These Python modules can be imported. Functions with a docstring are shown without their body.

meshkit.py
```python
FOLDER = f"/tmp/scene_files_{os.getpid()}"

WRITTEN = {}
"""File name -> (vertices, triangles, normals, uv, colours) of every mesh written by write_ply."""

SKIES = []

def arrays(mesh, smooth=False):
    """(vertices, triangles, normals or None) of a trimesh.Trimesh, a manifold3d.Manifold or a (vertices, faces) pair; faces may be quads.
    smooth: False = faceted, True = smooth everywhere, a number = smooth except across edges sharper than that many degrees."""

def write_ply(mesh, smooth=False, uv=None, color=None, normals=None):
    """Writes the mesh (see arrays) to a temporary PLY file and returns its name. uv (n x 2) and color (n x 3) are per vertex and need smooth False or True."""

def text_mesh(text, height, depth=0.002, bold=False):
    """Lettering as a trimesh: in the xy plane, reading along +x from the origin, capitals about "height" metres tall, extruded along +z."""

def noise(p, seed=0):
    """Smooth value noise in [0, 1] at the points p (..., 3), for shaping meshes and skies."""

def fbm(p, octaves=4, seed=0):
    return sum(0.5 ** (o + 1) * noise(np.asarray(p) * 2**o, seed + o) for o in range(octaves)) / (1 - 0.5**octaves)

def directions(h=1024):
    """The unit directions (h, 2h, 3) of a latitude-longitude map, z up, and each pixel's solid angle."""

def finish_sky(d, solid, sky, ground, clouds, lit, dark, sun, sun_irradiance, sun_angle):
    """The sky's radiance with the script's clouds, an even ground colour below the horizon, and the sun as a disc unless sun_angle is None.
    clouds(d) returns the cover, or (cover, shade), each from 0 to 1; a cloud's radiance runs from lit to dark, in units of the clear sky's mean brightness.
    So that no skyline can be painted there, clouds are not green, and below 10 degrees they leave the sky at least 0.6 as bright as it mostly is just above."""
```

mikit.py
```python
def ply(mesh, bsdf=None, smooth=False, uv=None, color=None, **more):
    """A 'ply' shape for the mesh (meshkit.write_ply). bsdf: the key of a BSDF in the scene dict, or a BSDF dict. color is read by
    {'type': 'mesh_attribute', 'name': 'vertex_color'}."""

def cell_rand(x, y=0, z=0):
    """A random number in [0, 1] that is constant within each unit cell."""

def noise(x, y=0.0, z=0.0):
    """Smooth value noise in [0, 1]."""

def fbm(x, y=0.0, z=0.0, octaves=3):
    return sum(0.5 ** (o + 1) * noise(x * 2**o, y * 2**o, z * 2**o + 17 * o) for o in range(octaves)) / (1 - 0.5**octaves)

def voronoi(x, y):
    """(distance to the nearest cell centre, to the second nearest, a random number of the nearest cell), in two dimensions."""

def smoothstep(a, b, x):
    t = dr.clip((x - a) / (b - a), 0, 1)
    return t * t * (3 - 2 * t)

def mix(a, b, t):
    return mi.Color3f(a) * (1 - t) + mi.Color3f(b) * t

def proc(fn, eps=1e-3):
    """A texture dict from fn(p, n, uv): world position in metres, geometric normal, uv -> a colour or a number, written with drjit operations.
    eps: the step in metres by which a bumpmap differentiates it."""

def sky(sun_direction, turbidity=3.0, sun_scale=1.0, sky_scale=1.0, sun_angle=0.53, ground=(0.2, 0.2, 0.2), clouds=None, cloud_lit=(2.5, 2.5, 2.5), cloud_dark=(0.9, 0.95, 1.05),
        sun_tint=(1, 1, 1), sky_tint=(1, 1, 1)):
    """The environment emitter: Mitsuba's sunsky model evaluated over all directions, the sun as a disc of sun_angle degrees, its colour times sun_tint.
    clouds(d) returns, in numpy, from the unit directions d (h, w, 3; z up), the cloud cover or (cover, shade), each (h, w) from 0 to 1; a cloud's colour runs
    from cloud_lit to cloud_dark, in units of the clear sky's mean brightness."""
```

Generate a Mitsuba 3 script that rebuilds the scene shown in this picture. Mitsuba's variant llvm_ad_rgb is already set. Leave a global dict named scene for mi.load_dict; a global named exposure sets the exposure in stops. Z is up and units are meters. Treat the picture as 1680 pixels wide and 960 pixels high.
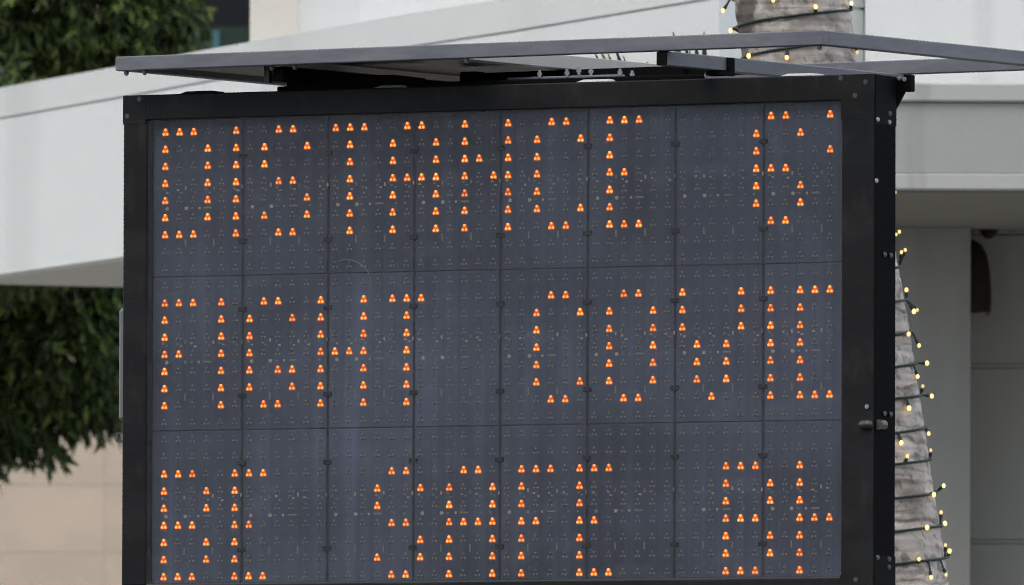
import math
import numpy as np
import drjit as dr
import trimesh
import mitsuba as mi
import mikit
import meshkit
from mikit import noise, fbm, smoothstep, mix

T = mi.ScalarTransform4f
scene, labels = {}, {}

# ------------------------------------------------------------------ camera, sky, exposure
PITCH, ROLL = math.radians(2.5946), math.radians(-0.1945)
fwd = np.array([0, math.cos(PITCH), math.sin(PITCH)])
up0 = np.array([0, -math.sin(PITCH), math.cos(PITCH)])
upv = math.sin(ROLL) * np.array([1.0, 0, 0]) + math.cos(ROLL) * up0
eye = np.array([0, 0, 1.6])
scene['camera'] = {
    'type': 'thinlens', 'fov': math.degrees(2 * math.atan(840 / 24000)), 'fov_axis': 'x',
    'aperture_radius': 0.023, 'focus_distance': 52.0, 'near_clip': 0.5, 'far_clip': 2000.0,
    'to_world': T().look_at(origin=eye.tolist(), target=(eye + fwd).tolist(), up=upv.tolist())}
scene['sky'] = mikit.sky((-0.38, -0.55, 0.78), turbidity=3, sun_scale=0.22, sun_angle=30,
                         clouds=lambda d: 1.0, cloud_lit=(2.30, 2.5, 2.74), cloud_dark=(1.0, 1.0, 1.05))
exposure = 2.13

rng = np.random.default_rng(7)


# ------------------------------------------------------------------ helpers
def numbered(key):
    if key not in scene and key not in USED:
        USED.add(key)
        return key
    k = 1
    while f'{key}_{k:03d}' in USED:
        k += 1
    USED.add(f'{key}_{k:03d}')
    return f'{key}_{k:03d}'


USED = set()


def tag(key, label=None, cat=None, group=None, kind=None):
    d = {a: b for a, b in (('label', label), ('category', cat), ('group', group), ('kind', kind)) if b}
    labels[key] = {**labels.get(key, {}), **d}


def thing(name, label, cat, group=None):
    k = numbered(name)
    tag(k, label, cat, group)
    return k


def put(name, mesh, bsdf, parent=None, to_world=None, label=None, kind=None, smooth=False, color=None, **more):
    key = numbered(f'{parent}__{name}' if parent else name)
    d = dict(mesh) if isinstance(mesh, dict) else mikit.ply(mesh, bsdf, smooth=smooth, color=color)
    if to_world is not None:
        d['to_world'] = to_world
    d.update(more)
    scene[key] = d
    if label or kind:
        tag(key, label, None, None, kind)
    return key


def box(x0, x1, y0, y1, z0, z1, ch=0.0):
    if ch <= 0:
        m = trimesh.creation.box(extents=(x1 - x0, y1 - y0, z1 - z0))
        m.apply_translation(((x0 + x1) / 2, (y0 + y1) / 2, (z0 + z1) / 2))
        return m
    p = []
    for sx, ax in ((1, x0), (-1, x1)):
        for sy, ay in ((1, y0), (-1, y1)):
            for sz, az in ((1, z0), (-1, z1)):
                p += [(ax + sx * ch, ay + sy * ch, az), (ax + sx * ch, ay, az + sz * ch), (ax, ay + sy * ch, az + sz * ch)]
    return trimesh.convex.convex_hull(np.array(p))


def cat(ms):
    return trimesh.util.concatenate(ms)


def prism(poly, z0, z1):
    from shapely.geometry import Polygon
    m = trimesh.creation.extrude_polygon(Polygon(poly), z1 - z0, engine='earcut')
    m.apply_translation((0, 0, z0))
    return m


def tube(pts, r, sides=8):
    p = np.asarray(pts, float)
    t = np.gradient(p, axis=0)
    t /= np.linalg.norm(t, axis=1, keepdims=True) + 1e-12
    ref = np.where(np.abs(t[:, 2:]) < 0.9, [[0, 0, 1.0]], [[1.0, 0, 0]])
    a = np.cross(t, ref)
    a /= np.linalg.norm(a, axis=1, keepdims=True)
    b = np.cross(t, a)
    r = np.broadcast_to(r, (len(p),))
    th = np.arange(sides) * 2 * np.pi / sides
    v = p[:, None] + r[:, None, None] * (np.cos(th)[None, :, None] * a[:, None] + np.sin(th)[None, :, None] * b[:, None])
    i, j = np.meshgrid(np.arange(len(p) - 1), np.arange(sides), indexing='ij')
    q = np.stack([i * sides + j, i * sides + (j + 1) % sides, (i + 1) * sides + (j + 1) % sides, (i + 1) * sides + j], -1).reshape(-1, 4)
    v = v.reshape(-1, 3)
    n = len(v)
    v = np.vstack([v, p[0], p[-1]])
    j = np.arange(sides)
    caps = np.vstack([np.stack([j * 0 + n, (j + 1) % sides, j], 1), np.stack([j * 0 + n + 1, n - sides + j, n - sides + (j + 1) % sides], 1)])
    m = trimesh.Trimesh(v, np.vstack([q[:, [0, 1, 2]], q[:, [0, 2, 3]], caps]), process=False)
    return m


def dome(r, h, rings=3, seg=10):
    """half ellipsoid bulging along -y from the y = 0 plane."""
    v, f = [(0, -h, 0)], []
    for k in range(1, rings + 1):
        a = k / rings * math.pi / 2
        for s in range(seg):
            b = 2 * math.pi * s / seg
            v.append((r * math.sin(a) * math.cos(b), -h * math.cos(a), r * math.sin(a) * math.sin(b)))
    for s in range(seg):
        f.append((0, 1 + s, 1 + (s + 1) % seg))
    for k in range(rings - 1):
        o, o2 = 1 + k * seg, 1 + (k + 1) * seg
        for s in range(seg):
            s2 = (s + 1) % seg
            f += [(o + s, o2 + s, o2 + s2), (o + s, o2 + s2, o + s2)]
    m = trimesh.Trimesh(np.array(v, float), np.array(f), process=False)
    if m.face_normals[0][1] > 0:
        m.invert()
    return m


# ------------------------------------------------------------------ materials
def two(d):
    return {'type': 'twosided', 'bsdf': d}


def rgb(*c):
    return {'type': 'rgb', 'value': list(c)}


def pr(color, rough=0.6, spec=0.4, metal=0.0, **more):
    c = color if isinstance(color, dict) else rgb(*color)
    return two({'type': 'principled', 'base_color': c, 'roughness': rough, 'specular': spec, 'metallic': metal, **more})


def stucco_fn(base, streak=0.05, mott=0.05):
    def fn(p, n, uv):
        m = fbm(p.x * 1.1 + p.y * 1.1, p.y * 0.6 - p.x, p.z * 1.1, 4)
        u = p.x * 1.7 + p.y * 0.9
        st = fbm(u * 5.0, 3.1, p.z * 0.35, 3)
        g = noise(p.x * 55, p.y * 55, p.z * 55)
        k = 1 - mott * (1.0 - m) - streak * smoothstep(0.52, 0.8, st) + 0.03 * (g - 0.5)
        return mi.Color3f(*base) * k
    return fn


def bump(bsdf, fn, scale=1.0, eps=2e-3):
    return {'type': 'bumpmap', 'arbitrary': mikit.proc(fn, eps), 'scale': scale, 'bsdf': bsdf}


scene['m_white'] = two({'type': 'diffuse', 'reflectance': mikit.proc(stucco_fn((0.75, 0.775, 0.785), 0.08, 0.08))})
scene['m_white_band'] = two({'type': 'diffuse', 'reflectance': mikit.proc(stucco_fn((0.70, 0.725, 0.73), 0.09, 0.07))})
scene['m_cream'] = two({'type': 'diffuse', 'reflectance': mikit.proc(stucco_fn((0.70, 0.68, 0.64), 0.06, 0.06))})
scene['m_grey_paint'] = two({'type': 'diffuse', 'reflectance': mikit.proc(stucco_fn((0.40, 0.415, 0.41), 0.12, 0.10))})
scene['m_grey_trim'] = two({'type': 'diffuse', 'reflectance': mikit.proc(stucco_fn((0.49, 0.505, 0.50), 0.22, 0.12))})
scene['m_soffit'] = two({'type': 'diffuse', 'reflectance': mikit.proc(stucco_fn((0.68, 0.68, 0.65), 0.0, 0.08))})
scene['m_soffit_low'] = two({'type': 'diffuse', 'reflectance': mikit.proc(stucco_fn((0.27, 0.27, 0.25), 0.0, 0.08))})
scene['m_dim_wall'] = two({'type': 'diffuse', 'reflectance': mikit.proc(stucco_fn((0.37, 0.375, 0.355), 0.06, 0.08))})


def beige_fn(p, n, uv):
    c = mikit.cell_rand(dr.floor((p.x + 2.78) / 1.4), 3, dr.floor((p.z - 4.797) / 0.463))
    m = fbm(p.x * 2.2, 0.3, p.z * 2.6, 4)
    g = noise(p.x * 60, p.y * 60, p.z * 60)
    return mix((0.60, 0.50, 0.42), (0.53, 0.46, 0.385), smoothstep(0.25, 0.75, m)) * (0.97 + 0.06 * c + 0.05 * (g - 0.5))


scene['m_beige'] = two({'type': 'diffuse', 'reflectance': mikit.proc(beige_fn)})
scene['m_mortar'] = two({'type': 'diffuse', 'reflectance': rgb(0.50, 0.43, 0.36)})
scene['m_glass_dark'] = pr((0.006, 0.006, 0.009), 0.15, 0.22)
scene['m_spandrel'] = pr((0.012, 0.03, 0.02), 0.35, 0.4)
scene['m_teal'] = pr((0.05, 0.16, 0.18), 0.6, 0.3)
scene['m_frame_white'] = pr((0.6, 0.58, 0.56), 0.5, 0.4)


def black_fn(p, n, uv):
    d = fbm(p.x * 3, p.y * 3, p.z * 7, 4)
    g = noise(p.x * 120, p.y * 120, p.z * 120)
    sc = fbm(p.x * 8, p.y * 8, p.z * 90, 3)
    dust = fbm(p.x * 30, p.y * 30, p.z * 9, 4)
    c = mix((0.0125, 0.013, 0.0142), (0.0205, 0.0212, 0.0225), smoothstep(0.35, 0.8, d)) * (0.9 + 0.2 * g)
    return c + mi.Color3f(0.004, 0.004, 0.004) * smoothstep(0.66, 0.80, sc) + mi.Color3f(0.007, 0.007, 0.0065) * smoothstep(0.55, 0.8, dust)


scene['m_black'] = pr(mikit.proc(black_fn), 0.55, 0.13)
scene['m_black_dark'] = pr((0.0055, 0.0055, 0.006), 0.75, 0.04)
scene['m_black_side_shade'] = pr((0.0085, 0.0085, 0.009), 0.7, 0.06)  # for the plates on the side face, shade put into the colour
scene['m_void'] = pr((0.004, 0.004, 0.005), 0.8, 0.1)


def module_fn(p, n, uv):
    # moulded ribs, cover haze put into the colour, dust, dribble marks and smears
    u = p.x * 0.877 - p.y * 0.48
    d = fbm(u * 1.3 + 5.0, 1.7, p.z * 1.9, 3)
    st = noise(u * 95.0, 0.5, p.z * 1.3)
    run = fbm(u * 15.0, 9.1, p.z * 0.9, 3)
    smear = fbm(u * 6.0 + p.z * 2.0, 6.4, p.z * 8.0 - u, 3)
    spot = fbm(u * 40.0, 7.7, p.z * 34.0, 3)
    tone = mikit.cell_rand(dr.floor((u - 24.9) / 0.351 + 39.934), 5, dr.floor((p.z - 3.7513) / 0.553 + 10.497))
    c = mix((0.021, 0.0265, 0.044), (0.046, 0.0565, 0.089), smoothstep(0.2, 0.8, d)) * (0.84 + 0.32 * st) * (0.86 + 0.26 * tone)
    c = c * (1 + 0.30 * smoothstep(0.52, 0.8, run)) + mi.Color3f(0.012, 0.013, 0.015) * smoothstep(0.55, 0.8, smear)
    return c + mi.Color3f(0.014, 0.0145, 0.014) * smoothstep(0.66, 0.80, spot)


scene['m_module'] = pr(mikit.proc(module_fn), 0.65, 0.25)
scene['m_backing'] = pr((0.022, 0.024, 0.031), 0.8, 0.1)
scene['m_clip'] = pr((0.011, 0.012, 0.016), 0.6, 0.2)
scene['m_lens_off'] = pr((0.118, 0.121, 0.104), 0.45, 0.3)
scene['m_halo_plate'] = pr((0.05, 0.015, 0.004), 0.5, 0.2)
scene['m_diode'] = pr((0.14, 0.05, 0.012), 0.35, 0.3)
scene['m_bulb'] = pr((0.25, 0.17, 0.07), 0.3, 0.4)
scene['m_pale_streak'] = pr((0.075, 0.083, 0.10), 0.5, 0.3)
scene['m_component_dull'] = pr((0.105, 0.105, 0.10), 0.5, 0.3)
scene['m_component'] = pr((0.21, 0.19, 0.155), 0.5, 0.4)


scene['m_pane'] = {'type': 'thindielectric', 'int_ior': 1.22, 'ext_ior': 1.0}



def alu_fn(p, n, uv):
    d = fbm(p.x * 4, p.y * 4, p.z * 12, 4)
    s = noise(p.x * 30, p.y * 30, p.z * 90)
    return mix((0.115, 0.123, 0.15), (0.165, 0.175, 0.205), smoothstep(0.25, 0.75, d)) * (0.93 + 0.14 * s)


scene['m_rail'] = pr(mikit.proc(alu_fn), 0.5, 0.45, 0.0)
scene['m_rail_light'] = pr((0.40, 0.40, 0.385), 0.5, 0.4)
scene['m_backsheet'] = pr((0.045, 0.038, 0.033), 0.5, 0.4)
scene['m_flange'] = pr((0.78, 0.73, 0.69), 0.5, 0.4)
scene['m_bolt'] = pr((0.35, 0.36, 0.37), 0.35, 0.5, 0.6)
scene['m_bolt_dark'] = pr((0.06, 0.065, 0.07), 0.4, 0.5)
scene['m_tab'] = pr((0.42, 0.42, 0.41), 0.35, 0.5)  # pale because light glancing off the tilted tabs is in the colour
scene['m_latch'] = pr((0.075, 0.07, 0.063), 0.3, 0.6, 0.5)
scene['m_grey_box'] = pr((0.15, 0.162, 0.18), 0.5, 0.4)
scene['m_tyre'] = pr((0.02, 0.02, 0.02), 0.8, 0.3)


def bark_fn(p, n, uv):
    wx = 0.05 * (fbm(p.x * 9, p.y * 9, p.z * 7, 2) - 0.5)
    wz = 0.09 * (fbm(p.x * 6 + 7, p.y * 6, p.z * 5, 3) - 0.5)
    x, y, z = p.x * 0.83 + p.z * 0.21 + wx, p.y * 0.9 - p.x * 0.3 + wx, p.z + wz
    a = fbm(x * 7, y * 7, z * 5, 4)
    ring = fbm(x * 4, y * 4, z * 44, 3)
    st = fbm(x * 50, y * 50, z * 12, 3)
    crack = fbm(x * 70, y * 70, z * 34, 3)
    blot = fbm(x * 24 + 4, y * 24, z * 20, 4)
    big = fbm(x * 9 + 11, y * 9, z * 6.5, 4)
    scar = dr.square((p.x - 0.905 - 0.06 * (p.z - 5.2)) / 0.045) + dr.square((p.z - 5.24) / 0.17) + 2.2 * (fbm(x * 30, y * 30, z * 12, 3) - 0.5)
    c = mix((0.36, 0.325, 0.30), (0.55, 0.515, 0.49), smoothstep(0.3, 0.7, a))
    c = c * (1 - 0.45 * smoothstep(0.54, 0.74, ring)) * (0.76 + 0.44 * st)
    c = c * (1 - 0.45 * smoothstep(0.60, 0.76, crack))
    c = mix(c, mi.Color3f(0.10, 0.083, 0.072), 0.55 * smoothstep(0.55, 0.74, blot))
    c = mix(c, mi.Color3f(0.10, 0.082, 0.07), 0.5 * smoothstep(0.56, 0.78, big))
    return mix(c, mi.Color3f(0.085, 0.068, 0.058), 0.85 * smoothstep(1.3, 0.5, scar))


def bark_bump(p, n, uv):
    return 0.010 * fbm(p.x * 34, p.y * 34, p.z * 22, 4) + 0.006 * noise(p.x * 4, p.y * 4, p.z * 60)


scene['m_bark'] = bump(pr(mikit.proc(bark_fn), 0.85, 0.2), bark_bump, 1.0)
scene['m_wire'] = pr((0.008, 0.022, 0.017), 0.5, 0.4)
scene['m_leaf'] = two({'type': 'principled', 'base_color': {'type': 'mesh_attribute', 'name': 'vertex_color'}, 'roughness': 0.5, 'specular': 0.24})
scene['m_blade'] = two({'type': 'principled', 'base_color': {'type': 'mesh_attribute', 'name': 'vertex_color'}, 'roughness': 0.5, 'specular': 0.4})
scene['m_twig'] = pr((0.06, 0.05, 0.04), 0.9, 0.2)
scene['m_lantern'] = pr((0.016, 0.0065, 0.0065), 0.6, 0.3)
scene['m_lantern_rim'] = pr((0.10, 0.10, 0.095), 0.5, 0.4)


def asphalt_fn(p, n, uv):
    return mi.Color3f(0.05, 0.05, 0.052) * (0.75 + 0.5 * noise(p.x * 40, p.y * 40) * 0.5 + 0.4 * fbm(p.x * 0.4, p.y * 0.4))


def paving_fn(p, n, uv):
    return mi.Color3f(0.30, 0.29, 0.27) * (0.8 + 0.3 * fbm(p.x * 0.9, p.y * 0.9) + 0.1 * noise(p.x * 50, p.y * 50))


scene['m_asphalt'] = two({'type': 'diffuse', 'reflectance': mikit.proc(asphalt_fn)})
scene['m_paving'] = two({'type': 'diffuse', 'reflectance': mikit.proc(paving_fn)})
scene['m_soil'] = two({'type': 'diffuse', 'reflectance': rgb(0.07, 0.055, 0.04)})

# ------------------------------------------------------------------ the setting
put('road', box(-300, 300, -200, 54.2, -0.3, 0.0), 'm_asphalt')
tag('road', kind='structure')
put('pavement', box(-300, 300, 54.2, 400, -0.3, 0.13), 'm_paving')
tag('pavement', kind='structure')

# ------------------------------------------------------------------ white building with the long canopy
wb = thing('white_building', 'white stucco building with a long flat canopy edge behind the message sign and palm', 'building')
edge = [(-2.66, 75.797), (-1.976, 73.87), (-1.484, 72.43), (-0.469, 69.622), (-0.004, 68.50), (0.446, 67.30), (0.932, 66.0)]
tip = [(-2.98, 76.45), (-2.90, 76.20)]
back = [(1.606, 66.75), (1.606, 80.0), (-1.0, 79.0), (-1.4, 77.26), (-2.055, 76.98), (-2.688, 76.714)]


def inset(poly, d):
    from shapely.geometry import Polygon
    return list(Polygon(poly).buffer(-d, join_style=2).exterior.coords)[:-1]


slab = tip + edge + back
put('canopy_fascia', prism(slab, 5.12, 5.922), 'm_white', wb, label='smooth white lower fascia of the long canopy')
put('shadow_gap', prism(inset(slab, 0.014), 5.922, 5.934), 'm_white_band', wb)
put('canopy_band', prism(inset(slab, -0.006), 5.934, 6.08), 'm_white_band', wb, label='upper band along the edge of the long canopy')
put('roof_flashing', prism(inset(slab, -0.010), 6.08, 6.088), 'm_white_band', wb)
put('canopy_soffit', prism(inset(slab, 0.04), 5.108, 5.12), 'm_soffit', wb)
put('cream_pier', prism([(-1.308, 72.6), (-1.0634, 72.6), (-1.0, 78.5), (-1.385, 77.2)], 6.088, 15.0), 'm_cream', wb, label='cream coloured pier at the left end of the upper wall')
put('upper_wall', prism([(-1.0632, 72.59), (-0.7522, 71.57), (-0.7522, 78.0), (-0.99, 78.0)], 6.088, 15.0), 'm_white_band', wb)
put('upper_wall', prism([(-0.752, 71.55), (0.90, 67.1), (1.52, 67.4), (1.52, 78.0), (-0.75, 78.0)], 6.088, 15.0), 'm_white', wb)
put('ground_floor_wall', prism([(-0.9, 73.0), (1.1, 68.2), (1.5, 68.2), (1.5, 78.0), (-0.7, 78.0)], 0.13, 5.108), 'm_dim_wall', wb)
put('canopy_column', trimesh.creation.cylinder(0.18, 4.978, sections=24, transform=trimesh.transformations.translation_matrix((0.1, 68.9, 2.619))), 'm_white', wb, smooth=40)
# the wing on the right: upper wall, its own lower canopy, the wall in its shade
put('upper_wall', box(1.608, 9.0, 66.6, 78.0, 5.43, 15.0), 'm_white', wb, label='white upper wall on the right above the lower canopy')
put('lower_canopy_fascia', box(1.15, 9.0, 64.0, 67.9, 5.031, 5.338), 'm_grey_paint', wb, label='grey fascia of the lower canopy on the right')
put('lower_canopy_cap', box(1.12, 9.0, 63.965, 67.9, 5.342, 5.424, 0.008), 'm_grey_trim', wb, label='grey cap along the top of the lower canopy')
put('lower_canopy_trim', box(1.135, 9.0, 63.982, 67.9, 4.957, 5.028, 0.006), 'm_grey_trim', wb)
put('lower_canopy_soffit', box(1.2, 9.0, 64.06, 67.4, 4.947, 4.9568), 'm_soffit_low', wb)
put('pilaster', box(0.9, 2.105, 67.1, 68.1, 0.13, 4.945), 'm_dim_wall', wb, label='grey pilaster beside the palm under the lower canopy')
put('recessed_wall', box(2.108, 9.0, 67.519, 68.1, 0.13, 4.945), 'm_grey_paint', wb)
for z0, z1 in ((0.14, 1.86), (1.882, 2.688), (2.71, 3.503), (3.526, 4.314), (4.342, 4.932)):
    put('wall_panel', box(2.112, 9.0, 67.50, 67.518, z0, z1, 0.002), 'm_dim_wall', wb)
for z in (1.866, 2.694, 3.509, 4.320):
    put('groove_fillet', box(2.112, 9.0, 67.5045, 67.518, z, z + 0.012), 'm_dim_wall', wb)
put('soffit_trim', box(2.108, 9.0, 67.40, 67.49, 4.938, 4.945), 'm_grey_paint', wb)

dl = thing('dome_lamp', 'small dark dome fitting under the soffit at the far right', 'ceiling lamp')
d = dome(0.035, 0.03, 4, 16)
d.apply_transform(trimesh.transformations.rotation_matrix(math.radians(90), (1, 0, 0)))
d.apply_translation((2.195, 67.30, 4.935))
put('dome', d, 'm_lantern', dl, smooth=50)
put('base', trimesh.creation.cylinder(0.042, 0.012, sections=20, transform=trimesh.transformations.translation_matrix((2.195, 67.30, 4.940))), 'm_lantern', dl)

# dark bulging lamp that peeks out behind the pilaster
wl = thing('hanging_lantern', 'dark rounded hanging shade half hidden behind the grey pilaster', 'lantern')
prof = [(0.0, 4.905), (0.05, 4.90), (0.085, 4.875), (0.108, 4.83), (0.12, 4.76), (0.126, 4.68), (0.127, 4.61), (0.122, 4.57), (0.0, 4.57)]
m = trimesh.creation.revolve(np.array(prof), sections=32)
m.apply_translation((2.082, 67.34, 0))
put('shade', m, 'm_lantern', wl, smooth=40)
m = tube([(2.192, 67.33, 4.60), (2.196, 67.32, 4.57), (2.19, 67.32, 4.548)], [0.016, 0.014, 0.006], 10)
put('tassel', m, 'm_lantern_rim', wl, smooth=40)
put('cord', tube([(2.082, 67.34, 4.90), (2.082, 67.34, 4.955)], 0.008), 'm_lantern', wl)

# ------------------------------------------------------------------ beige building beyond
bb = thing('beige_building', 'beige stone clad building beyond the leafy tree with a dark window', 'building')
put('wall', box(-14.0, 0.6, 100.013, 112.0, 0.13, 14.0), 'm_mortar', bb)
zs0 = 4.797 - 0.463 * 10
for r in range(27):
    z0 = zs0 + r * 0.463
    for c in range(-3, 2):
        x0 = -2.78 + c * 1.4
        x1 = x0 + 1.4
        if x0 < -2.0 < x1 and z0 + 0.463 > 7.75 and z0 < 9.2:
            x1 = -2.235
        if z0 + 0.46 < 0.2:
            continue
        put('stone_panel', box(x0 + 0.004, x1 - 0.004, 100.0, 100.012, max(z0, 0.14) + 0.005, z0 + 0.463 - 0.005, 0.004), 'm_beige', bb)
put('window', box(-2.20, -1.40, 99.99, 100.028, 7.95, 9.15), 'm_glass_dark', bb, label='dark window beside the cream pier')
put('frame', box(-2.228, -2.203, 99.95, 100.03, 7.70, 9.2), 'm_frame_white', bb + '__window')
put('spandrel', box(-2.20, -1.40, 99.985, 100.028, 7.68, 7.945), 'm_spandrel', bb, label='dark green panel under the window')
put('teal_board', box(-2.058, -2.008, 99.95, 99.98, 7.70, 7.915, 0.004), 'm_teal', bb, label='small teal board below the window')

# ------------------------------------------------------------------ leafy tree
def leaf_cloud(pos, direc, length, width, rg, dark, light, lightfrac):
    """pointed leaves, folded along the midrib: 6 vertices, 4 triangles each."""
    n = len(pos)
    d = direc / np.linalg.norm(direc, axis=1, keepdims=True)
    r = rg.normal(size=(n, 3))
    s = np.cross(d, r)
    s /= np.linalg.norm(s, axis=1, keepdims=True)
    nn = np.cross(d, s)
    L = length[:, None]
    W = width[:, None]
    base, mid, tipp = pos, pos + d * L * 0.45 - nn * L * 0.03, pos + d * L - nn * L * 0.12
    a, b = mid + s * W + nn * W * 0.45, mid - s * W + nn * W * 0.45
    v = np.stack([base, a, mid, b, tipp], 1).reshape(-1, 3)
    k = np.arange(n)[:, None] * 5
    f = np.concatenate([k + [[0, 1, 2]], k + [[0, 2, 3]], k + [[1, 4, 2]], k + [[2, 4, 3]]])
    t = rg.random(n)
    w = np.where(rg.random(n) < lightfrac, 0.5 + 0.5 * t, 0.35 * t)[:, None]
    w = np.clip(w * (0.15 + 2.3 * meshkit.fbm(pos * 4.2, 3, 8)[:, None] ** 1.6), 0, 1)  # younger sprays lighter, highlights and dark gaps also put into the colour
    col = np.asarray(dark) * (1 - w) + np.asarray(light) * w
    return v, f, np.repeat(col, 5, 0)


def merge(parts):
    at, vs, fs, cs = 0, [], [], []
    for v, f, c in parts:
        vs.append(v), fs.append(f + at), cs.append(c)
        at += len(v)
    return np.vstack(vs), np.vstack(fs), np.vstack(cs)


ft = thing('leafy_tree', 'dense dark green leafy tree behind the left end of the white canopy', 'tree')
put('trunk', tube([(-4.7, 86.4, 0.1), (-4.65, 86.3, 1.5), (-4.7, 86.2, 3.0), (-4.6, 86.2, 4.4), (-4.55, 86.1, 5.6), (-4.6, 86.0, 7.4)], [0.30, 0.24, 0.21, 0.19, 0.15, 0.06], 12), 'm_twig', ft, smooth=40)
lobes = [  # centre, radii, number of twigs
    ((-4.7, 86.2, 7.1), (2.75, 2.4, 2.5), 2300), ((-3.25, 85.3, 7.3), (1.15, 1.1, 1.0), 950), ((-2.42, 85.1, 7.25), (0.62, 0.7, 0.62), 560),
    ((-2.3, 85.2, 7.9), (0.42, 0.6, 0.5), 110), ((-3.38, 86.5, 5.75), (1.15, 1.1, 0.95), 1250), ((-2.65, 86.2, 5.25), (0.42, 0.6, 0.48), 420), ((-3.38, 86.2, 4.93), (0.52, 0.5, 0.46), 520),
    ((-2.95, 85.1, 6.55), (0.7, 0.7, 0.6), 420), ((-3.7, 82.9, 6.05), (1.9, 1.8, 0.62), 1300), ((-3.0, 82.4, 5.95), (1.0, 1.4, 0.55), 500)]  # last two lobes: unseen, added in front to shade the lower foliage
limb_parts, leaf_parts = [], []
for c, rad, n in lobes:
    c, rad = np.array(c), np.array(rad)
    u = rng.normal(size=(n, 3))
    u /= np.linalg.norm(u, axis=1, keepdims=True)
    u[:, 1] = np.where(rng.random(n) < 0.55, -np.abs(u[:, 1]), u[:, 1])
    rr = 0.62 + 0.38 * rng.random(n) ** 0.6
    bumps = 0.72 + 0.50 * meshkit.fbm(u * 3.2 + c, 3, 5)
    p = c + u * rad * (rr * bumps)[:, None]
    out = u * 0.7 + np.array([0, 0, -0.75]) + rng.normal(size=(n, 3)) * 0.35
    out /= np.linalg.norm(out, axis=1, keepdims=True)
    k = 10
    tw = p[:, None] + out[:, None] * (np.linspace(0.0, 0.17, k))[None, :, None] + rng.normal(size=(n, k, 3)) * 0.018
    dirs = out[:, None] * 0.8 + rng.normal(size=(n, k, 3)) * 0.55 + np.array([0, 0, -0.35])
    N = n * k
    leaf_parts.append(leaf_cloud(tw.reshape(-1, 3), dirs.reshape(-1, 3), rng.uniform(0.075, 0.14, N), rng.uniform(0.015, 0.025, N), rng,
                                 (0.018, 0.032, 0.012), (0.135, 0.20, 0.05), 0.3))
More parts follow.
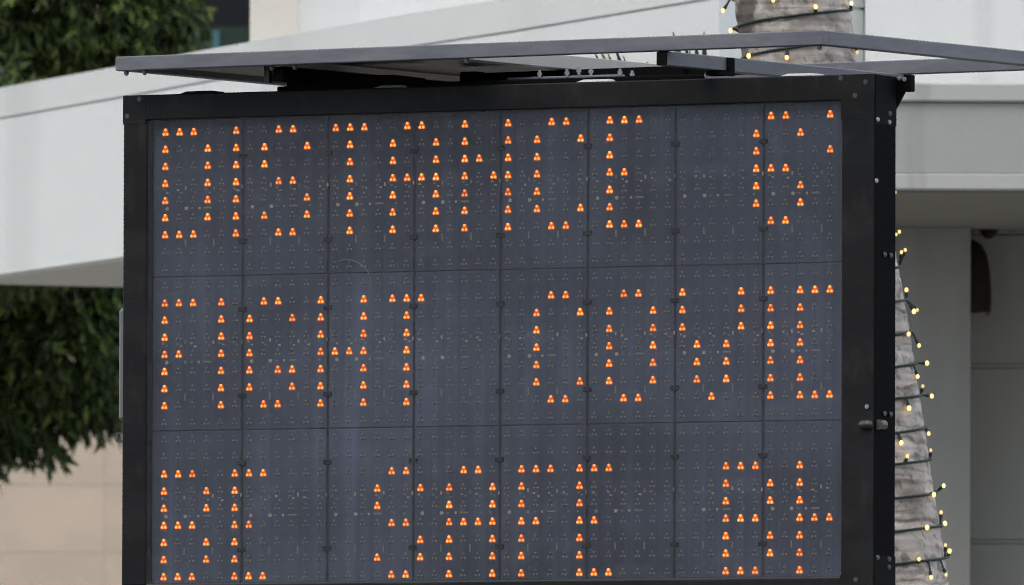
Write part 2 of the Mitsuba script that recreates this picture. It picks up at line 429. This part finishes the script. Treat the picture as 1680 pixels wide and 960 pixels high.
# drooping sprays that hang below the canopy
for (x, z, cnt) in ((-2.95, 4.62, 9), (-2.86, 4.50, 9), (-2.78, 4.47, 8), (-2.72, 4.44, 6), (-2.60, 4.74, 7), (-2.52, 4.70, 7), (-2.44, 4.63, 7), (-2.38, 4.64, 7), (-2.33, 4.72, 6), (-2.98, 4.5, 9), (-2.66, 4.78, 8), (-2.9, 4.8, 10), (-2.8, 4.85, 10)):
    for q in range(cnt):
        p0 = np.array([x + rng.normal() * 0.035, 86.0 + rng.normal() * 0.1, z + 0.15 + rng.random() * 0.14])
        dd = np.array([rng.normal() * 0.35 + 0.25, rng.normal() * 0.3, -1.0])
        k = 9
        pts = p0 + np.linspace(0, 0.16, k)[:, None] * dd + rng.normal(size=(k, 3)) * 0.012
        leaf_parts.append(leaf_cloud(pts, dd + rng.normal(size=(k, 3)) * 0.45, rng.uniform(0.075, 0.125, k), rng.uniform(0.012, 0.02, k), rng, (0.020, 0.036, 0.012), (0.07, 0.11, 0.025), 0.25))
v, f, c = merge(leaf_parts)
put('crown', (v, f), 'm_leaf', ft, color=c, kind='stuff')
for tgt, r0 in (((-3.3, 85.4, 7.2), 0.09), ((-3.3, 85.4, 5.7), 0.08), ((-5.9, 86.4, 7.6), 0.09), ((-4.4, 85.0, 8.2), 0.07), ((-5.6, 85.4, 6.0), 0.07), ((-2.5, 85.2, 7.2), 0.05)):
    a, b = np.array((-4.58, 86.15, 4.9)), np.array(tgt)
    s = np.linspace(0, 1, 8)[:, None]
    put('limb', tube(a + (b - a) * s + np.array([0, 0, 0.35]) * np.sin(s * 3.14), np.linspace(r0, 0.02, 8), 8), 'm_twig', ft, smooth=40)

# ------------------------------------------------------------------ palm with its string of lights
pt = thing('palm_tree', 'pale ringed palm trunk wrapped in fairy lights to the right of the sign', 'palm tree')
axz = np.array([0.0, 1.5, 3.047, 3.522, 3.902, 4.235, 5.092, 5.33, 7.0, 9.0])
axx = np.array([1.70, 1.64, 1.479, 1.400, 1.346, 1.290, 1.1199, 1.086, 0.90, 0.78])


def ax(z):
    from scipy.interpolate import PchipInterpolator
    return PchipInterpolator(axz, axx)(z)


PY = 57.0
nz, ns = 900, 72
zz = np.linspace(0.1, 9.0, nz)
th = np.arange(ns) * 2 * np.pi / ns
R = np.interp(zz, [0.1, 0.6, 2.5, 6, 9], [0.36, 0.29, 0.233, 0.222, 0.19])
pp = np.stack([np.cos(th)[None] + 0 * zz[:, None], np.sin(th)[None] + 0 * zz[:, None], zz[:, None] + 0 * th[None]], -1)
ringz = zz * 17 + 0.6 * meshkit.fbm(np.stack([zz * 2.0, zz * 0, zz * 0], -1), 3, 2)
ringp = (ringz % 1.0)
disp = -0.003 * np.exp(-((ringp - 0.5) / 0.10) ** 2)[:, None] + 0.010 * (meshkit.fbm(pp * [2.2, 2.2, 3.0], 4, 3) - 0.5) + 0.004 * (meshkit.fbm(pp * [12, 12, 30.0], 3, 9) - 0.5)
rad = R[:, None] + disp
v = np.stack([ax(zz)[:, None] + rad * np.cos(th)[None], PY + rad * np.sin(th)[None], zz[:, None] + 0 * rad], -1).reshape(-1, 3)
i, j = np.meshgrid(np.arange(nz - 1), np.arange(ns), indexing='ij')
q = np.stack([i * ns + j, i * ns + (j + 1) % ns, (i + 1) * ns + (j + 1) % ns, (i + 1) * ns + j], -1).reshape(-1, 4)
put('trunk', mikit.ply((v, q), 'm_bark', smooth=True, uv=np.stack([np.tile(th / (2 * np.pi), nz), np.repeat(zz / 1.5, ns)], -1)), None, pt)
for k in range(14):
    a = k * 2.399
    el = 0.9 - 0.9 * (k / 13)
    s = np.linspace(0, 1, 12)
    d0 = np.array([math.cos(a), math.sin(a), 0])
    spine = np.array([0.78, PY, 8.95]) + d0 * (s * 2.3)[:, None] + np.array([0, 0, 1]) * (s * 1.6 * el - 1.3 * s ** 2)[:, None]
    side = np.cross(d0, [0, 0, 1])
    pts, dirs = [], []
    for t in np.linspace(0.15, 1, 26):
        p = np.array([np.interp(t, s, spine[:, w]) for w in range(3)])
        for sg in (-1, 1):
            pts.append(p), dirs.append(side * sg + d0 * 0.5 + np.array([0, 0, -0.5]))
    n = len(pts)
    lv = leaf_cloud(np.array(pts), np.array(dirs), np.full(n, 0.55), np.full(n, 0.022), rng, (0.03, 0.055, 0.02), (0.06, 0.09, 0.03), 0.4)
    v, f, c = merge([lv])
    put('frond', (v, f), 'm_leaf', pt, color=c)

sl = thing('string_lights', 'string of small warm white lights wound round the palm trunk', 'string lights')
PITCHW = 0.1257
turns = np.linspace(-3.4, 21.0, 1500)  # turn 0 ends at the right side of the trunk at z 3.285
wz = 3.285 + PITCHW * turns + 0.010 * np.cos(2 * np.pi * turns) - 0.010 + 0.016 * (meshkit.fbm(np.stack([turns * 1.9, turns * 0, turns * 0], -1), 3, 4) - 0.5)
wr = np.interp(wz, [0.1, 0.6, 2.5, 6, 9], [0.36, 0.29, 0.233, 0.222, 0.19]) + 0.008
wa = 2 * np.pi * turns
wire_pts = np.stack([ax(wz) + wr * np.cos(wa), PY + wr * np.sin(wa), wz], -1)
stems, bulb_at = [], []
BULBS = [(1.492, 4.578), (1.507, 4.426), (1.493, 4.412), (1.519, 4.343), (1.533, 4.352), (1.538, 4.193), (1.565, 4.117), (1.579, 4.124), (1.543, 4.022), (1.586, 3.984),
         (1.615, 3.912), (1.579, 3.86), (1.603, 3.82), (1.634, 3.784), (1.544, 3.734), (1.623, 3.639), (1.513, 3.598), (1.635, 3.57), (1.537, 3.539), (1.682, 3.432),
         (1.642, 3.397), (1.673, 3.325), (1.687, 3.285), (1.614, 3.266), (1.69, 3.197), (1.707, 3.176), (1.583, 3.14), (1.631, 3.076), (1.69, 3.088), (0.822, 5.289),
         (1.012, 5.318), (1.177, 5.285), (1.319, 5.309), (0.853, 5.21), (0.922, 5.103), (1.065, 5.094), (1.327, 5.145), (1.341, 5.124), (1.40, 4.70), (1.27, 4.86), (1.19, 4.62)]
SMALL = {0, 1, 2, 3, 4, 7, 12, 17, 21, 24, 28, 37}
for bi, (bx, bz) in enumerate(BULBS):
    rr = float(np.interp(bz, [0.1, 0.6, 2.5, 6, 9], [0.36, 0.29, 0.233, 0.222, 0.19]))
    a = (bx - ax(bz)) / (rr + 0.016)
    if abs(a) < 0.98:
        yb = PY - math.sqrt(max((rr + 0.018) ** 2 - (bx - ax(bz)) ** 2, 0))
    else:
        yb = PY - 0.02 + (0.05 if bi in SMALL else 0)
    b = np.array([bx, yb, bz])
    near = wire_pts[np.argmin(np.linalg.norm(wire_pts - b, axis=1))]
    d = b - near
    dl_ = np.linalg.norm(d)
    d = d / max(dl_, 1e-6)
    stems.append(tube([near, near + d * max(dl_ - 0.004, 0.002)], 0.0045, 6))
    stems.append(tube([b - d * 0.020, b - d * 0.006], 0.0068, 8))
    bulb_at.append((b, d))
put('wire', cat([tube(wire_pts, 0.0056, 6)] + stems), 'm_wire', sl, smooth=40)
for bi, (b, d) in enumerate(bulb_at):
    r = (0.0054 if bi in SMALL else 0.0072) * rng.uniform(0.88, 1.12)
    s = trimesh.creation.icosphere(2, 1.0)
    s.apply_scale((r, r, r * 1.3))
    s.vertices += rng.normal(size=s.vertices.shape) * r * 0.06
    s.apply_translation(b + d * 0.004)
    e = (0.6 if bi in SMALL else 1.0) * rng.uniform(0.7, 1.25)
    put('bulb', s, 'm_bulb', sl, smooth=True, emitter={'type': 'area', 'radiance': rgb(0.50 * e, 0.31 * e, 0.115 * e)})

# ------------------------------------------------------------------ spiky plant between sign and building
sp = thing('spiky_plant', 'spiky leaved plant whose leaf tips show above the sign behind the solar frame', 'plant')
put('stem', tube([(0.60, 59.4, 0.1), (0.58, 59.4, 1.6), (0.62, 59.4, 3.0), (0.62, 59.4, 4.45)], [0.07, 0.05, 0.045, 0.04], 10), 'm_twig', sp, smooth=40)
put('stem', tube([(0.66, 59.5, 0.1), (0.75, 59.5, 1.6), (0.72, 59.5, 3.2), (0.80, 59.5, 4.5)], [0.06, 0.045, 0.04, 0.035], 10), 'm_twig', sp, smooth=40)
tips = [(0.329, 5.245, 0), (0.352, 5.26, 1), (0.385, 5.255, 1), (0.41, 5.27, 0), (0.45, 5.245, 0), (0.50, 5.215, 0), (0.545, 5.205, 0), (0.652, 5.337, 1), (0.70, 5.30, 0), (0.745, 5.318, 0),
        (0.778, 5.338, 0), (0.775, 5.25, 0), (0.72, 5.27, 0), (0.68, 5.26, 0), (0.948, 5.235, 1), (0.60, 5.12, 0), (0.55, 5.0, 0), (0.9, 5.05, 0), (0.3, 4.95, 0), (0.42, 5.05, 0), (0.84, 5.1, 0), (1.0, 4.9, 1)]
for ti, (tx, tz, lt) in enumerate(tips):
    root = np.array([0.62 + 0.10 * (tx - 0.62), 59.4, 4.40]) if tx < 0.62 else np.array([0.79 + 0.10 * (tx - 0.79), 59.5, 4.45])
    tipp = np.array([tx, root[1] + rng.uniform(-0.2, 0.2), tz + 0.02])
    s = np.linspace(0, 1, 9)
    mid = root + (tipp - root) * s[:, None] + np.array([(tx - root[0]) * 0.25, 0, 0]) * (np.sin(s * np.pi))[:, None] * -1
    w = (0.022 if lt else 0.017) * np.clip((1 - s) * 6.0, 0.04, 1) ** 0.7 * np.clip(0.4 + s * 2, 0, 1)
    sd = np.array([1.0, 0.5 * math.sin(ti * 1.7), 0])
    sd /= np.linalg.norm(sd)
    v = np.concatenate([mid + sd * w[:, None], mid - np.cross(sd, [0, 0, 1]) * w[:, None] * 0.35, mid - sd * w[:, None]])
    n = 9
    k = np.arange(n - 1)
    f = np.concatenate([np.stack([k + o * n, k + 1 + o * n, k + 1 + (o + 1) * n, k + (o + 1) * n], 1) for o in (0, 1)])
    col = np.array((0.16, 0.21, 0.03) if lt else (0.03, 0.04, 0.022)) * rng.uniform(0.8, 1.2)
    put('blade', (v, f), 'm_blade', sp, smooth=True, color=np.repeat(col[None], len(v), 0))

# ------------------------------------------------------------------ the message sign (local frame: x along the face, -y towards the viewer, z up)
TH = -28.69
C = (-0.0656, 51.8556, 3.7513)
W = T().translate(C).rotate([0, 0, 1], TH)
ms = thing('message_sign', 'black electronic message sign with glowing orange lamp dots on a trailer under a solar frame', 'message sign')
CP, RP = 0.0585, 0.061458
Y0 = -0.045  # front of the frame; the lamps sit at y = 0


def S(name, mesh, bsdf, parent=ms, **kw):
    return put(name, mesh, bsdf, parent, to_world=W, **kw)


S('cabinet', box(-1.49, 1.534, 0.012, 0.114, -0.918, 0.928, 0.006), 'm_black')
S('frame_top', box(-1.497, 1.540, Y0, 0.011, 0.843, 0.934, 0.004), 'm_black')
S('frame_left', box(-1.497, -1.398, Y0 + 0.0015, 0.011, -0.829, 0.8425, 0.004), 'm_black')
S('frame_right', box(1.412, 1.540, Y0 + 0.0015, 0.011, -0.829, 0.8425, 0.004), 'm_black')
S('frame_bottom', box(-1.497, 1.540, Y0, 0.011, -0.925, -0.8295, 0.004), 'm_black')
S('shaded_side_panel', box(1.5402, 1.5436, Y0 + 0.003, 0.114, -0.922, 0.931), 'm_black_dark', label='right side panel of the sign with its shade put into the colour')  # right face of the black cabinet, painted darker for its shade
S('bottom_lip', box(-1.397, 1.411, Y0 + 0.006, 0.0, -0.829, -0.8235), 'm_bolt_dark')
S('corner_plate', box(-1.496, -1.402, Y0 - 0.004, Y0 - 0.0005, 0.829, 0.933), 'm_black')
S('corner_plate', box(1.412, 1.539, Y0 - 0.004, Y0 - 0.0005, 0.775, 0.933), 'm_black')
S('corner_plate', box(1.412, 1.539, Y0 - 0.004, Y0 - 0.0005, -0.924, -0.819), 'm_black')
S('corner_plate', box(1.5438, 1.5472, Y0 + 0.004, 0.113, 0.757, 0.931), 'm_black_side_shade')
S('corner_plate', box(1.5438, 1.5472, Y0 + 0.004, 0.113, -0.924, -0.752), 'm_black_side_shade')


def bolt(r=0.0085, h=0.008):
    m = trimesh.creation.cylinder(r, h * 0.5, sections=6)
    m2 = trimesh.creation.cylinder(r * 0.62, h, sections=10)
    m2.apply_translation((0, 0, h * 0.25))
    m = cat([m, m2])
    m.apply_transform(trimesh.transformations.rotation_matrix(math.radians(90), (1, 0, 0)))
    return m


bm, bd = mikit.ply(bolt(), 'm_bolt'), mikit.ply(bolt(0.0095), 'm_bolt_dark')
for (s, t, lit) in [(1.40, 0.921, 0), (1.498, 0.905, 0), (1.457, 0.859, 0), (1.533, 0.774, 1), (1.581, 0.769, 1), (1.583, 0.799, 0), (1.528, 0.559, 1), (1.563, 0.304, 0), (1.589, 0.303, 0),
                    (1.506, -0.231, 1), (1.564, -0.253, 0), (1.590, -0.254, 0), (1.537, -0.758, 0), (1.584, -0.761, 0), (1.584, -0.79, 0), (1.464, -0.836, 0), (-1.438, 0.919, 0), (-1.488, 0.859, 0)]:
    if s > 1.527:  # on the side face: what shows further right lies further back
        w = W @ T().translate([1.549, Y0 + (s - 1.527) / 0.547, t]).rotate([0, 0, 1], 90)
    else:
        w = W @ T().translate([s + 0.012, Y0 - 0.006, t])
    put('bolt', bm if lit else bd, None, ms, to_world=w)
# latch
m = trimesh.creation.capsule(0.020, 0.0165, count=[16, 16])
m.apply_transform(trimesh.transformations.rotation_matrix(math.radians(90), (0, 1, 0)))
m.apply_translation((1.516, Y0 - 0.012, -0.294))
m2 = trimesh.creation.cylinder(0.018, 0.04, sections=24)
m2.apply_transform(trimesh.transformations.rotation_matrix(math.radians(90), (1, 0, 0)))
m2.apply_translation((1.552, Y0 + 0.035, -0.294))
S('latch', cat([m, m2]), 'm_latch', smooth=40, label='rounded metal latch on the right edge of the sign frame')
S('side_hook', cat([box(-1.560, -1.49, 0.02, 0.034, -0.282, -0.276), box(-1.560, -1.49, 0.02, 0.034, -0.311, -0.305), box(-1.560, -1.551, 0.02, 0.034, -0.311, -0.276)]), 'm_bolt_dark')
S('equipment_box', box(-1.688, -1.30, 0.25, 0.42, -0.225, 0.185, 0.012), 'm_grey_box', label='grey box behind the left edge of the sign')
for k, (a, b) in enumerate(((-1.262, -1.135), (-0.464, -0.36), (0.356, 0.483), (1.171, 1.292))):
    S('hinge_tab', trimesh.convex.convex_hull(np.array([(a, Y0, 0.9345), (b, Y0, 0.9345), (a + 0.012, Y0 + 0.03, 0.9445), (b - 0.012, Y0 + 0.03, 0.9445), (a, 0.08, 0.9345), (b, 0.08, 0.9345), (a + 0.012, 0.07, 0.9445), (b - 0.012, 0.07, 0.9445)])),
      'm_black' if k == 0 else 'm_tab', label='black hinge tab on the top edge' if k == 0 else 'hinge tab on the top edge, pale with reflected light in its colour')

# lamp modules, 8 x 3, each of 6 x 9 dots
X = lambda c: (c - 23) * CP
Z = lambda r: (13 - r) * RP
S('backing', box(-1.397, 1.411, 0.0095, 0.0118, -0.823, 0.8425), 'm_backing')
for b in range(3):
    for a in range(8):
        x0, x1 = X(6 * a - 0.5) + 0.0050, X(6 * a + 5.5) - 0.0050
        if a == 0:
            x0 = -1.396
        x1 = min(x1, 1.410)
        z1, z0 = Z(9 * b - 0.53) - 0.0018, Z(9 * b + 8.47) + 0.0018
        z1, z0 = (0.842 if b == 0 else z1), max(z0, -0.8225)
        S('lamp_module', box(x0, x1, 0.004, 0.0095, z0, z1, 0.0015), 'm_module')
for r in (1.46, 6.47, 10.45, 15.48, 19.43, 24.46):
    for a in range(1, 8):
        S('clip', box(X(6 * a - 0.5) - 0.017, X(6 * a - 0.5) + 0.017, -0.003, 0.0039, Z(r) - 0.009, Z(r) + 0.009, 0.002), 'm_clip')

ROWS = {
    0: '0,1,2,5,8,9,12,13,14,17,18,21,24,27,28,31,32,33,42,43,46', 1: '0,3,5,7,10,13,16,19,21,24,26,29,31,41,44', 2: '0,3,5,7,13,16,19,21,22,24,26,31,41,46',
    3: '0,3,5,8,9,13,16,17,18,19,21,23,24,26,31,32,41,42,43', 4: '0,3,5,10,13,16,19,21,24,26,31,41,44', 5: '0,3,5,7,10,13,16,19,21,24,26,29,31,41,44',
    6: '0,1,2,5,8,9,13,16,19,21,24,27,28,31,32,33,42,43',
    10: '0,1,2,4,7,8,11,14,16,17,18,27,28,32,33,36,40,42,44,45,46', 11: '0,4,6,9,11,14,17,26,29,31,34,36,40,42,44', 12: '0,4,6,11,14,17,26,31,34,36,40,42,44',
    13: '0,1,4,6,11,12,13,14,17,26,31,34,37,39,42,44', 14: '0,4,6,8,9,11,14,17,26,31,34,37,39,42,44', 15: '0,4,6,9,11,14,17,26,29,31,34,37,39,42,44',
    16: '0,4,7,8,11,14,17,27,28,32,33,38,42,44,45,46',
    20: '0,1,2,5,6,7,16,17,21,22,25,26,27,29,30,31,39,40,41,44', 21: '0,3,5,15,18,20,23,25,29,39,42,44', 22: '0,3,5,15,20,23,25,29,39,42,44',
    23: '0,1,2,5,6,16,17,20,21,22,23,25,26,29,30,39,40,41,44,45,46', 24: '0,3,5,18,20,23,25,29,39,42,44', 25: '0,3,5,15,18,20,23,25,29,39,42,44',
    26: '0,1,2,5,6,7,16,17,20,23,25,29,30,31,39,40,41,44'}
LIT = {(r, int(c)) for r, s in ROWS.items() for c in s.split(',')}
LED = [(0.0, 0.0095), (-0.0068, -0.0062), (0.0068, -0.0062)]
plate_poly = [(-0.0125, -0.0125), (0.0125, -0.0125), (0.0135, -0.008), (0.0055, 0.0135), (-0.0055, 0.0135), (-0.0135, -0.008)]
pm = prism(plate_poly, 0, 0.002)
pm.apply_transform(trimesh.transformations.rotation_matrix(math.radians(90), (1, 0, 0)))
diodes = []
for (a, b) in LED:
    dd = dome(0.0047, 0.006, 3, 10)
    dd.apply_translation((a, -0.002, b))
    diodes.append(dd)
dm = cat(diodes)
plate_ply, diode_ply, off_mesh = mikit.ply(pm, 'm_halo_plate'), mikit.ply(dm, 'm_diode', smooth=True), cat([dm])
off = []
for r in range(27):
    for c in range(48):
        x, z = X(c), Z(r)
        if (r, c) in LIT:
            e = min(max(1.0 + 0.17 * rng.normal(), 0.6), 1.45)
            w = W @ T().translate([x, 0.0038, z])
            k = put('lit_dot', plate_ply, None, ms, to_world=w, emitter={'type': 'area', 'radiance': rgb(0.155 * e, 0.020 * e, 0.0006 * e)})  # backing plate made to glow, standing for the halo round the diodes
            put('diodes', diode_ply, None, k, to_world=w, emitter={'type': 'area', 'radiance': rgb(0.46 * e, 0.116 * e, 0.021 * e)})
        else:
            o = off_mesh.copy()
            o.apply_translation((x, 0.0038 + rng.normal() * 0.0002, z))
            off.append(o)
S('unlit_dots', cat(off), 'm_lens_off', kind='stuff', smooth=True)

# small parts soldered between the dots
comp, faint = [], []
for b in range(3):
    for a in range(8):
        base = 6 * a
        for c in range(6):
            if base + c > 46:
                continue
            for q, dz in ((-0.10, 0.06), (0.14, -0.08)):
                x, z = X(base + c + q + rng.normal() * 0.02), Z(9 * b + 3.45 - dz + rng.normal() * 0.03)
                w, h = rng.uniform(0.003, 0.0055), rng.uniform(0.002, 0.0035)
                (comp if rng.random() < 0.35 else faint).append(box(x - w, x + w, 0.001, 0.0039, z - h, z + h))
            if c in (1, 3, 5):
                x, z = X(base + c + 0.45), Z(9 * b + 3.3 + rng.normal() * 0.04)
                if x < 1.38:
                    (comp if rng.random() < 0.5 else faint).append(box(x - 0.0028, x + 0.0028, 0.001, 0.0039, z - 0.0065, z + 0.0065))
        for c, w, h, lit in ((0.15, 0.0062, 0.0062, 1), (1.5, 0.0068, 0.006, 1), (1.9, 0.006, 0.0025, 0), (2.42, 0.0042, 0.0045, 1), (3.05, 0.017, 0.0035, 0), (4.2, 0.004, 0.003, 0), (4.9, 0.0042, 0.0045, 0)):
            x, z = X(base + c + rng.normal() * 0.02), Z(9 * b + 4.47)
            if x < 1.38:
                (comp if lit and rng.random() < 0.85 else faint).append(box(x - w, x + w, 0.001, 0.0039, z - h, z + h, min(w, h) * 0.5))
        for c in (1.45, 3.45):
            x, z = X(base + c), Z(9 * b + 6.5)
            if x < 1.38:
                faint.append(box(x - 0.003, x + 0.003, 0.001, 0.0039, z - 0.013, z + 0.013))
S('circuit_pieces', cat(comp), 'm_component', kind='stuff')
S('dull_circuit_pieces', cat(faint), 'm_component_dull', kind='stuff')
S('front_pane', (np.array([(-1.3978, -0.036, -0.8285), (1.4118, -0.036, -0.8285), (1.4118, -0.036, 0.8425), (-1.3978, -0.036, 0.8425)]), np.array([[0, 1, 2, 3]])), 'm_pane', label='clear front pane of the sign')

cord = [(-0.632, -0.0, 0.318), (-0.60, 0, 0.326), (-0.565, 0, 0.321), (-0.53, 0, 0.302), (-0.506, 0, 0.276), (-0.497, 0, 0.245), (-0.4965, 0, 0.19), (-0.4965, 0, 0.0), (-0.497, 0, -0.25)]  # pale curved streak across the face, modelled as a thin tube
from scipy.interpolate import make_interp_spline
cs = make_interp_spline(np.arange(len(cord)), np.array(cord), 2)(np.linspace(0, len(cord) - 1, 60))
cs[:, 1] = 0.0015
S('pale_streak', tube(cs, np.linspace(0.0036, 0.0022, 60), 6), 'm_pale_streak', smooth=True)

# black channel and mounting block on top, mast and trailer
S('mount_block', box(-0.86, -0.42, 0.02, 0.26, 0.9285, 0.985, 0.004), 'm_black_dark')
S('top_channel', box(-0.90, 0.79, 0.02, 0.11, 0.9285, 0.955, 0.004), 'm_black_dark')
S('mounting_bar', box(-0.06, 0.40, 0.203, 0.24, 0.94, 0.975, 0.003), 'm_rail')
ub = trimesh.util.concatenate([trimesh.creation.cylinder(0.0095, 0.010, sections=6), trimesh.creation.cylinder(0.0055, 0.028, sections=10)])
ubp = mikit.ply(ub, 'm_bolt')
for s, y, t in ((0.074, 0.20, 0.984), (0.185, 0.20, 0.984), (0.217, 0.23, 0.993), (0.271, 0.22, 0.989), (0.394, 0.21, 0.981), (0.443, 0.21, 0.973), (0.80, 0.10, 0.955), (0.89, 0.10, 0.952)):
    put('bolt', ubp, None, ms, to_world=W @ T().translate([s, y, t]))
S('corner_brace', trimesh.convex.convex_hull(np.array([(1.53, y, z) for y in (0.1145, 0.128) for z in (0.80, 0.93)] + [(1.59, y, 0.92) for y in (0.1145, 0.128)] + [(1.575, y, 0.875) for y in (0.1145, 0.128)])), 'm_black_dark', label='diagonal brace at the top right corner')
S('brace_block', box(1.578, 1.607, 0.105, 0.14, 0.878, 0.937, 0.003), 'm_black_dark')
for s, t in ((1.566, 0.925), (1.586, 0.921)):
    put('bolt', bm, None, ms, to_world=W @ T().translate([s, 0.098, t]))
S('mast', box(-0.08, 0.08, 0.13, 0.29, -3.1, 0.9, 0.01), 'm_black')
S('trailer_bed', cat([box(-1.3, 1.3, -0.4, 1.0, -3.25, -3.10, 0.02), box(-0.06, 0.06, 1.0, 2.4, -3.24, -3.12)]), 'm_black')
for sx in (-1.45, 1.45):
    wh = trimesh.creation.cylinder(0.33, 0.2, sections=32)
    wh.apply_transform(trimesh.transformations.rotation_matrix(math.radians(90), (0, 1, 0)))
    wh.apply_translation((sx, 0.3, -3.42))
    S('wheel', wh, 'm_tyre', smooth=40)

# ------------------------------------------------------------------ the solar frame over the sign
sf = ms + '__solar_frame'
USED.add(sf)
tag(sf, label='grey metal solar panel frame seen from below on top of the sign')
V = T().translate([-1.4263, 52.3921, 4.765]).rotate([0, 0, 1], -33.3665)
LX, LY, H, Wd = 2.998, 1.629, 0.051, 0.045


def F(name, mesh, bsdf, **kw):
    return put(name, mesh, bsdf, sf, to_world=V, **kw)


F('rail', box(0, LX, 0, Wd, 0, H, 0.003), 'm_rail', label='near rail of the solar frame')
F('rail', box(LX - Wd, LX, Wd + 0.001, LY - Wd - 0.001, 0.0005, H - 0.0005, 0.003), 'm_rail')
F('rail', box(0, LX, LY - Wd, LY, 0, H, 0.003), 'm_rail')
F('rail', box(0, Wd, Wd + 0.001, LY - Wd - 0.001, 0.0005, H - 0.0005, 0.003), 'm_rail')
F('cross_rail', box(1.40, 1.462, Wd + 0.001, LY - Wd - 0.001, 0.0008, H - 0.001, 0.002), 'm_rail_light', label='pale grey cross rail in the middle of the solar frame')
F('lower_beam', box(2.30, 2.345, 0.02, LY + 0.02, -H, -0.001, 0.003), 'm_rail', label='beam slung under the right half of the solar frame')
F('dark_tube_end', box(2.302, 2.343, 0.013, 0.0195, -H + 0.002, -0.003), 'm_void')  # shade inside the open tube end, put in as a black plate
F('solar_panel', box(Wd + 0.004, 0.676, Wd + 0.004, LY - Wd - 0.004, 0.022, 0.046), 'm_backsheet')
F('solar_panel', box(0.694, 1.396, Wd + 0.004, LY - Wd - 0.004, 0.022, 0.046), 'm_backsheet')
F('panel_flange', box(0.677, 0.693, Wd + 0.002, LY - Wd - 0.002, 0.0005, 0.0215), 'm_flange')
F('hanging_bracket', cat([box(0.578, 0.600, 0.10, 0.12, -0.055, 0.02), box(0.565, 0.61, 0.09, 0.14, 0.016, 0.0215)]), 'm_backsheet')
F('hanging_bracket', cat([box(2.295, 2.36, 0.34, 0.40, -0.068, -H - 0.001), box(2.3465, 2.358, 0.40, 0.435, -0.068, -0.004)]), 'm_black_dark')
F('tilt_channel', box(0.640, 0.688, 0.06, LY - 0.1, -0.052, -0.001, 0.002), 'm_black_dark')
dn = mikit.ply(trimesh.util.concatenate([trimesh.creation.cylinder(0.010, 0.012, sections=6), trimesh.creation.cylinder(0.006, 0.022, sections=8)]), 'm_bolt_dark')
for a, b in ((0.035, 0.02), (0.115, 0.02), (0.66, 0.03), (0.76, 0.03), (1.5, 0.02), (2.97, 0.022)):
    put('bolt', dn, None, sf, to_world=V @ T().translate([a, b, -0.006]))
# the frame stands on posts bolted to the sign
F('post', box(1.05, 1.11, 0.66, 0.72, -0.115, -0.0005), 'm_black_dark')
F('post', box(1.93, 1.97, 0.70, 0.76, -0.085, -0.0005), 'm_black_dark')
F('crossbar', box(0.3, 2.6, 0.64, 0.70, -0.03, -0.0015) if False else box(1.0, 2.29, 0.73, 0.765, -0.04, -0.002), 'm_black_dark')
